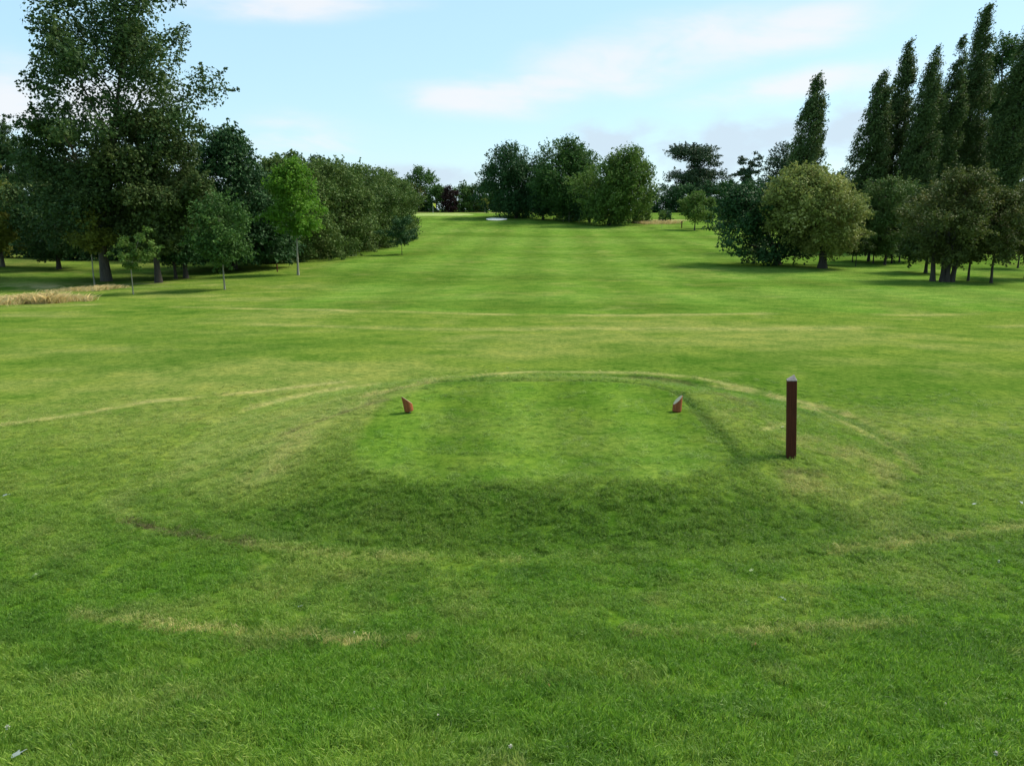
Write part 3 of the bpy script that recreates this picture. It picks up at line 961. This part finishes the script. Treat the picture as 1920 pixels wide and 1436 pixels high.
# --- right hand wood
plant('yew_bush', 'dark', 'dense almost black bush leaning out beside the pale whitebeam', 'tree', 1456, 496, 350, 190, 482, ut=1420, trunk=.05, cover=3.4)
plant('whitebeam_tree', 'beam', 'pale grey green round whitebeam with a stout short trunk', 'tree', 1542, 503, 318, 205, 470, ut=1524)
for q, (u, vt, w, lb) in enumerate(((1512, 134, 74, 'single poplar spire rising apart behind the whitebeam'), (1630, 130, 76, 'poplar spire leading the dense poplar row'),
                                    (1672, 74, 76, 'tall poplar right after the leading spire of the row'), (1722, 92, 78, 'wind bent poplar in the middle of the row, shorter than both neighbours'), (1768, 68, 62, 'narrow dark poplar pressed against the tallest spire'), (1804, 18, 84, 'tallest spire of the poplar row'), (1890, 40, 84, 'last dark poplar of the row, beyond the broad leafy tree'), (1732, 145, 70, 'shortest poplar, half hidden inside the row'))):
    plant('poplar_tree', 'poplar', lb, 'tree', u - 9, 470, vt, w * .9, 420, Y=80 + 2.5 * (q % 3), group='poplar row behind the whitebeam')
plant('broad_poplar', 'cotton', 'broad leafy green tree between the tall poplar spires', 'tree', 1858, 480, 72, 150, 400, Y=92, leaf='mid', cover=2.8)
plant('broad_poplar', 'dark', 'dark broad tree filling the base of the poplar row', 'tree', 1850, 480, 200, 200, 400, Y=92)
plant('maple_tree', 'rust', 'green and rust young maple between whitebeam and hawthorns', 'tree', 1658, 497, 335, 125, 470, trunk=.014, leaf='olive')
plant('purple_tree', 'purple', 'narrow purple leaved tree right behind the whitebeam', 'tree', 1628, 490, 350, 70, 470)
HT = 'brownish hawthorn with several leaning dark stems'
plant('hawthorn', 'rust', 'largest brownish hawthorn with several leaning dark stems', 'tree', 1775, 529, 318, 175, 486, ut=1795,
      stems=((0, 0, .06, 0), (-.25, .1, .02, 0), (.3, .1, .16, .03), (-.7, .3, -.05, 0)), trunk=.024)
plant('hawthorn', 'rust', 'brownish hawthorn on a single slim stem right of the largest one', 'tree', 1858, 531, 360, 120, 490, trunk=.016)
plant('hawthorn', 'rust', 'reddish stemmed hawthorn close behind the largest one', 'tree', 1815, 527, 400, 90, 492, trunk=.02)
plant('hawthorn', 'rust', 'rust tinted hawthorn cut by the picture edge', 'tree', 1925, 522, 340, 120, 486)
plant('hawthorn', 'dark', 'dark leafed thorn on the shaded side of the largest hawthorn', 'tree', 1735, 512, 380, 110, 485, leaf='brownish')
TH = 'thin bare stemmed tree in the shade behind the whitebeam'
for u, vb, vt, w in ((1598, 492, 410, 46), (1604, 500, 430, 50), (1637, 494, 390, 50), (1672, 494, 380, 70), (1686, 492, 370, 60), (1706, 490, 360, 80), (1908, 503, 380, 80)):
    plant('thicket_tree', 'sapling', TH, 'tree', u, vb, vt, w, 476, group='thin stems behind the whitebeam', leaf='brownish', bark='dark', trunk=.014)
for u, vt, w in ((1590, 375, 110), (1680, 365, 110), (1760, 360, 120), (1850, 350, 120), (1940, 330, 130), (2030, 300, 140)):
    plant('dark_bush', 'dark', 'dark bush in the deep shade at the foot of the poplar row', 'bush', u, 480, vt, w, None, Y=90, group='bushes at the foot of the poplar row')


# ------------------------------------------------------------------ long straw grass
def straw_patch(label, spots, n, hgt, seed):
    rg = np.random.default_rng(seed)
    m, nt, p = STRAW
    P_, Q_ = [], []
    for (cx, cy, rx, ry, k) in spots:
        q = int(n * k)
        a = rg.uniform(0, 2 * np.pi, q)
        r = np.sqrt(rg.uniform(0, 1, q)) * (0.85 + 0.25 * np.cos(3 * a + seed))
        Q_.append(r)
        P_.append(np.stack([cx + rx * r * np.cos(a), cy + ry * r * np.sin(a)], 1))
    P_ = np.vstack(P_)
    keep = vnoise(P_[:, 0], P_[:, 1], 0.7, seed) + rg.uniform(-.35, .35, len(P_)) > 0.15 + 0.55 * np.concatenate(Q_)**2
    P_ = P_[keep]
    nb = len(P_)
    z = terr(P_[:, 0], P_[:, 1])
    ln = hgt * rg.uniform(0.45, 1.15, nb) * (0.6 + 0.6 * vnoise(P_[:, 0], P_[:, 1], 1.2, seed + 3))
    fa = rg.normal(0.2, 1.6, nb)
    bend = rg.uniform(0.3, 1.9, nb)
    w = rg.uniform(0.005, 0.011, nb)
    sa = rg.uniform(0, 2 * np.pi, nb)
    sxv, syv = -np.sin(sa) * w, np.cos(sa) * w
    tipx, tipy = P_[:, 0] + np.cos(fa) * ln * bend, P_[:, 1] + np.sin(fa) * ln * bend
    mx, my = P_[:, 0] + np.cos(fa) * ln * bend * .3, P_[:, 1] + np.sin(fa) * ln * bend * .3
    V = np.stack([np.stack([P_[:, 0] - sxv, P_[:, 1] - syv, z - .03], 1), np.stack([P_[:, 0] + sxv, P_[:, 1] + syv, z - .03], 1),
                  np.stack([mx + sxv, my + syv, z + ln * .6], 1), np.stack([tipx, tipy, z + ln], 1), np.stack([mx - sxv, my - syv, z + ln * .6], 1)], 1).reshape(-1, 3)
    b = np.arange(nb) * 5
    Fq = np.stack([b, b + 1, b + 2, b + 3, b + 4], 1)
    o = mesh_obj('long_grass', V, Fq, m, tint=rg.uniform(0, 1, nb))
    return tag(o, label, 'grass', kind='stuff')


ms_ = leaf_material('straw_blades', [(0.0, (.40, .36, .12)), (0.4, (.70, .53, .25)), (0.85, (.82, .66, .36)), (1.0, (.16, .2, .05))], .35)
STRAW = (ms_, None, None)
a0 = hit(20, 574)
a1 = hit(80, 570)
straw_patch('tall straw coloured meadow grass clump left of the saplings', [(a0[0] - 2.2, a0[1] + 1.2, 3.2, 1.7, .7), (a0[0] - .2, a0[1] + 2.2, 2.2, 1.0, .25), (a1[0] - .6, a1[1] + .6, 1.3, .8, .2), (a1[0] + .4, a1[1] + 2.0, 1.2, .6, .06), (a1[0] - 1.6, a1[1] - .4, 1.2, .5, .05)], 14000, 0.42, 3)
a2 = hit(165, 545)
straw_patch('low dry grass around the yellowish sapling', [(a2[0], a2[1] + .6, 2.2, 1.3, 1), (a2[0] - 1.6, a2[1] - .2, 1.1, .6, .25)], 1900, 0.22, 4)
a3 = hit(1235, 421)
straw_patch('dry grass strip at the field end of the central clump', [(a3[0], a3[1] + 2, 5.0, 2.5, 1)], 3500, 0.6, 5)


# ------------------------------------------------------------------ bunker
def sand_material():
    m, nt, p = new_mat('sand')
    geo = nt.nodes.new('ShaderNodeNewGeometry')
    f = noise_n(nt, 3, 6, geo.outputs['Position'])
    nt.links.new(ramp_n(nt, f, [(.3, (.72, .69, .60)), (.7, (.86, .83, .75))]), p.inputs['Base Color'])
    p.inputs['Roughness'].default_value = .95
    return m


bx, by = hit(930, 413)
bv, bf = [], []
NBX, NBR = 40, 7
for r in range(NBR):
    for k in range(NBX):
        a = 2 * math.pi * k / NBX
        q = (r + 0.15) / (NBR - 0.85)
        rr_ = q * (1 + .12 * math.cos(2 * a + .6) + .07 * math.cos(3 * a))
        X, Yb = bx + 1.7 * rr_ * math.cos(a), by + 1.4 * rr_ * math.sin(a)
        dish = 0.05 + 0.30 * (rr_ * math.sin(a) * .5 + .5)
        bv.append((X, Yb, float(terr(X, Yb)) + dish - (0.0 if r < NBR - 1 else 0.02)))
for r in range(NBR - 1):
    for k in range(NBX):
        k2 = (k + 1) % NBX
        bf.append([r * NBX + k, r * NBX + k2, (r + 1) * NBX + k2, (r + 1) * NBX + k][::-1])
bf.append([k for k in range(NBX)][::1])
tag(mesh_obj('sand_bunker', bv, bf, sand_material(), smooth=True), kind='structure')


# ------------------------------------------------------------------ golf flag
def plain(name, c, rough=.6):
    m, nt, p = new_mat(name)
    geo = nt.nodes.new('ShaderNodeNewGeometry')
    f = noise_n(nt, 14, 4, geo.outputs['Position'])
    nt.links.new(ramp_n(nt, f, [(.3, tuple(v * .85 for v in c)), (.7, c)]), p.inputs['Base Color'])
    p.inputs['Roughness'].default_value = rough
    return m


fy = 172.0
fz = h_at(397, fy)
fx = x_at(812, fy, fz)
fz = float(terr(fx, fy))
fl = empty('golf_flag', (fx, fy, fz))
tag(fl, 'yellow flag on a thin white pole at the putting green', 'flag')
v, f = tube([(0, 0, -.1), (0, 0, .8), (0, 0, 1.6), (0, 0, 2.25)], [.022, .020, .018, .014], 8)
mesh_obj('pole', v, f, plain('white_fibreglass', (.75, .75, .72)), fl, smooth=True)
fv, ff = [], []
for s in (0, 1):
    for i_ in range(9):
        for j_ in range(5):
            fv.append((.02 + i_ * .065, .05 * math.sin(i_ * .9) * (i_ / 8) + s * .012, 2.2 - j_ * .12 - .02 * i_ - .012 * i_ * i_ * (j_ / 8)))
for s in (0, 1):
    for i_ in range(8):
        for j_ in range(4):
            a = s * 45 + i_ * 5 + j_
            q = [a, a + 5, a + 6, a + 1]
            ff.append(q if s else q[::-1])
for i_ in range(8):
    for j_ in (0, 4):
        a = i_ * 5 + j_
        ff.append([a, a + 5, a + 50, a + 45])
mesh_obj('flag', fv, ff, plain('yellow_cloth', (.85, .84, .10)), fl, smooth=True)


# ------------------------------------------------------------------ tee furniture
def wood_material(name, c0, c1, c2, axis=(30, 30, 1.5)):
    m, nt, p = new_mat(name)
    tcn = nt.nodes.new('ShaderNodeTexCoord')
    mp = nt.nodes.new('ShaderNodeMapping')
    mp.inputs['Scale'].default_value = axis
    nt.links.new(tcn.outputs['Object'], mp.inputs[0])
    f = noise_n(nt, 3.0, 6, mp.outputs[0], .65)
    g = noise_n(nt, 6.0, 5, tcn.outputs['Object'], .6)
    c = mixc(mth('MULTIPLY', g, .55, nt), ramp_n(nt, f, [(.35, c0), (.66, c1)]), c2, nt)
    nt.links.new(c, p.inputs['Base Color'])
    p.inputs['Roughness'].default_value = .75
    p.inputs['Specular IOR Level'].default_value = .15
    bp = nt.nodes.new('ShaderNodeBump')
    bp.inputs['Strength'].default_value = .5
    bp.inputs['Distance'].default_value = .004
    nt.links.new(f, bp.inputs['Height'])
    nt.links.new(bp.outputs[0], p.inputs['Normal'])
    return m


def square_prism(w, zs, bev):
    """octagon section (square with narrow chamfers) lofted through (z, scale) rings"""
    h = w / 2
    ring = [(h, -h + bev), (h, h - bev), (h - bev, h), (-h + bev, h), (-h, h - bev), (-h, -h + bev), (-h + bev, -h), (h - bev, -h)]
    V, Fs = [], []
    for z, s in zs:
        V += [(x * s, y * s, z) for x, y in ring]
    for i_ in range(len(zs) - 1):
        for j_ in range(8):
            Fs.append([i_ * 8 + j_, i_ * 8 + (j_ + 1) % 8, (i_ + 1) * 8 + (j_ + 1) % 8, (i_ + 1) * 8 + j_])
    return V, Fs


px, py = hit(1483, 858)
pz_ = float(terr(px, py))
PH = h_at(703, py) - pz_
STAIN = wood_material('brown_stained_timber', (.055, .015, .008), (.12, .032, .015), (.07, .020, .010))
CAPW = wood_material('weathered_sky_sheen_timber', (.22, .18, .16), (.36, .31, .28), (.26, .22, .20))  # weathered top, colour paled to stand in for sky reflected off its facets
post = empty('marker_post', (px, py, pz_))
tag(post, 'dark brown square wooden post with sloping pale top beside the tee', 'post')
post.rotation_euler = (0, R(-3.4), R(-13))
pw = .105
v, f = square_prism(pw, [(-.25, 1), (.3, 1), (PH * .7, 1), (PH - .062, 1)], .005)
mesh_obj('shaft', v, f, STAIN, post)
v, f = square_prism(pw, [(PH - .062, .992), (PH - .056, 1.02)], .005)
b = len(v)
h = pw / 2 * 1.02
# lopsided four way weathering cut, ridge towards the right
v += [(h * .5, -h * .1, PH), (h * .5, h * .35, PH)]
top = list(range(8, 16))
A, B = b, b + 1
f += [[8, 9, B, A], [9, 10, B], [10, 11, B], [11, 12, B], [12, 13, A, B], [13, 14, A], [14, 15, A], [15, 8, A]]
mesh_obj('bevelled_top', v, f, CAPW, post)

MARK = wood_material('red_brown_marker', (.21, .060, .022), (.38, .115, .042), (.22, .070, .032), (12, 12, 3))
CUT = wood_material('cut_face', (.34, .30, .20), (.50, .46, .33), (.38, .34, .24))
STEEL = plain('galvanised_spike', (.45, .45, .43), .4)


def tee_marker(label, u, v_, high, tilt, gap, rz):
    x, y = hit(u, v_)
    z = float(terr(x, y))
    root = empty('tee_marker', (x, y, z))
    tag(root, label, 'tee marker', 'pair of tee markers')
    root.rotation_euler = (0, tilt, rz)
    k, r = 28, .062
    lo, hi = .088 + gap, .225 + gap
    V, Fs = [], []
    th = [2 * math.pi * i_ / k for i_ in range(k)]
    for rr2, zz in ((r * .93, gap), (r, gap + .008)):
        V += [(rr2 * math.cos(t), rr2 * math.sin(t), zz) for t in th]
    def zt(t, q):
        return (lo + hi) / 2 + high * (hi - lo) / 2 * math.cos(t) * q
    V += [(r * math.cos(t), r * math.sin(t), zt(t, 1) - .006) for t in th]
    V += [(r * .95 * math.cos(t), r * .95 * math.sin(t), zt(t, .95)) for t in th]
    for i_ in range(3):
        for j_ in range(k):
            Fs.append([i_ * k + j_, i_ * k + (j_ + 1) % k, (i_ + 1) * k + (j_ + 1) % k, (i_ + 1) * k + j_])
    Fs.append(list(range(k))[::-1])
    Fs.append([3 * k + j_ for j_ in range(k)])
    mesh_obj('body', V, Fs, MARK, root, smooth=False)
    ck = [(r * .90 * math.cos(t), r * .90 * math.sin(t), zt(t, .90) + .001) for t in th] + [(r * .88 * math.cos(t), r * .88 * math.sin(t), zt(t, .88) + .004) for t in th]
    cf = [[j_, (j_ + 1) % k, k + (j_ + 1) % k, k + j_] for j_ in range(k)] + [[k + j_ for j_ in range(k)]]
    mesh_obj('cut_face', ck, cf, CUT, root)
    v2, f2 = tube([(0, 0, -.12), (0, 0, -.02), (0, 0, gap * .5), (0, 0, gap + .03)], [.003, .009, .011, .011], 10)
    mesh_obj('spike', v2, f2, STEEL, root, smooth=True)
    return root


tee_marker('red brown slant cut tee marker raised on its spike, tilting away from the post', 768, 774, -1, R(-11), .028, R(24))
tee_marker('red brown slant cut tee marker sitting low on the side nearer the post', 1269, 772, 1, R(2), .008, R(5))


# small stakes
def stake(label, u, v_, hgt, mat, rr2=.035):
    x, y = hit(u, v_)
    root = empty('wooden_stake', (x, y, float(terr(x, y))))
    tag(root, label, 'stake')
    v2, f2 = square_prism(rr2 * 2, [(-.2, .9), (hgt * .5, 1), (hgt - .04, 1), (hgt, .5)], .01)
    f2.append([24 + q for q in range(8)])
    mesh_obj('shaft', v2, f2, mat, root)


stake('short dark stake in the grass between hornbeam and lime green tree', 520, 510, .55, STAIN)
stake('short dark stake standing in the pale field by the young trees', 1278, 428, 1.1, STAIN, .07)

# ------------------------------------------------------------------ fallen leaves and clover
LEAFM = {k: plain(k + '_fallen_leaf', c, .6) for k, c in dict(silver=(.26, .31, .28), green=(.20, .26, .10), rust=(.30, .10, .03), straw=(.55, .50, .30)).items()}


def fallen_leaf(label, u, v_, size, mat, rot, curl):
    x, y = hit(u, v_)
    z = float(terr(x, y))
    k = 12
    V, Fs = [(0, 0, .012)], []
    for i_ in range(k):
        t = 2 * math.pi * i_ / k
        r = size * (1 + .25 * math.cos(5 * t)) * (.75 if i_ % 2 else 1)
        q = (r * math.cos(t), r * .62 * math.sin(t))
        V.append((q[0], q[1], .012 + curl * (q[1] / size)**2 * size + .3 * curl * q[0]))
    for i_ in range(k):
        Fs.append([0, 1 + i_, 1 + (i_ + 1) % k])
    n = len(V)
    V += [(a, b_, c - .0012) for a, b_, c in V]
    Fs += [[n, n + 1 + (i_ + 1) % k, n + 1 + i_] for i_ in range(k)]
    Fs += [[1 + i_, n + 1 + i_, n + 1 + (i_ + 1) % k, 1 + (i_ + 1) % k] for i_ in range(k)]
    root = empty('fallen_leaf', (x, y, z + .014))
    root.rotation_euler = (.15, -.1, rot)
    tag(root, label, 'leaf', 'fallen leaves on the grass')
    mesh_obj('blade', V, Fs, LEAFM[mat], root)
    v2, f2 = tube([(size * .8, 0, .012 + .2 * curl * size), (size * 1.2, .006, .012), (size * 1.55, .014, .006)], [.0016, .0014, .0012], 5)
    mesh_obj('stalk', v2, f2, LEAFM[mat], root)


for a in (('silvery leaf lying on the grass level with the tee edge', 10, 933, .04, 'silver', .3, .5),
          ('curled yellow green leaf on the near grass left of the tee', 67, 1084, .038, 'green', 1.0, .8),
          ('silvery leaf in the longer grass at the near left', 33, 1424, .032, 'silver', .6, .5),
          ('blue grey leaf on the grass in front of the post', 1468, 1128, .032, 'silver', 2.2, .6),
          ('blue grey leaf on the lawn well right of the post', 1826, 949, .03, 'silver', .2, .3),
          ('pale leaf at the outer edge of the lawn right of the post', 1914, 946, .035, 'silver', 1.4, .4),
          ('orange brown leaf in the longer grass below the post', 1412, 1215, .028, 'rust', .5, .5),
          ('small reddish leaf in the longer grass below the tee centre', 1030, 1293, .018, 'rust', 2.0, .5),
          ('pale curled leaf lying right beside the foot of the post', 1467, 804, .032, 'straw', .1, .5),
          ('greyish leaf on the mown strip left of the tee front', 562, 1142, .018, 'silver', .1, .5),
          ('dull leaf on the mown strip before the post', 1408, 1074, .03, 'green', .4, .3)):
    fallen_leaf(*a[:3], a[3] * .75, *a[4:])

CLOV = plain('clover_white', (.78, .76, .68))
STEM = plain('clover_stem', (.08, .16, .03))


def clover(label, u, v_, r):
    x, y = hit(u, v_)
    root = empty('clover_flower', (x, y, float(terr(x, y))))
    tag(root, label, 'flower', 'white clover flowers in the grass')
    v2, f2 = tube([(0, 0, -.01), (.003, 0, .015), (.001, .002, .034)], [.001, .0009, .0008], 5)
    mesh_obj('stem', v2, f2, STEM, root)
    V, Fs = [], []
    rg = np.random.default_rng(int(u))
    for q in range(34):
        d = unit(rg.normal(0, 1, 3) + np.array([0, 0, .35]))
        s = unit(np.cross(d, [.3, .5, .8]))
        c = np.array([.001, .002, .036])
        n = len(V)
        V += [tuple(c + s * r * .18), tuple(c + d * r * .9 + s * r * .3), tuple(c + d * r * 1.15), tuple(c + d * r * .9 - s * r * .3), tuple(c - s * r * .18)]
        Fs.append([n, n + 1, n + 2, n + 3, n + 4])
    mesh_obj('head', V, Fs, CLOV, root)


CL = 'small white clover flower in the grass'
for u, v_, r in ((820, 1357, .013), (957, 1415, .011), (700, 1343, .007), (15, 1377, .010), (136, 1412, .008), (1865, 1428, .010), (1770, 1332, .009), (1872, 1060, .012),
                 (664, 1195, .008), (1722, 1345, .009)):
    clover(CL, u, v_, r)
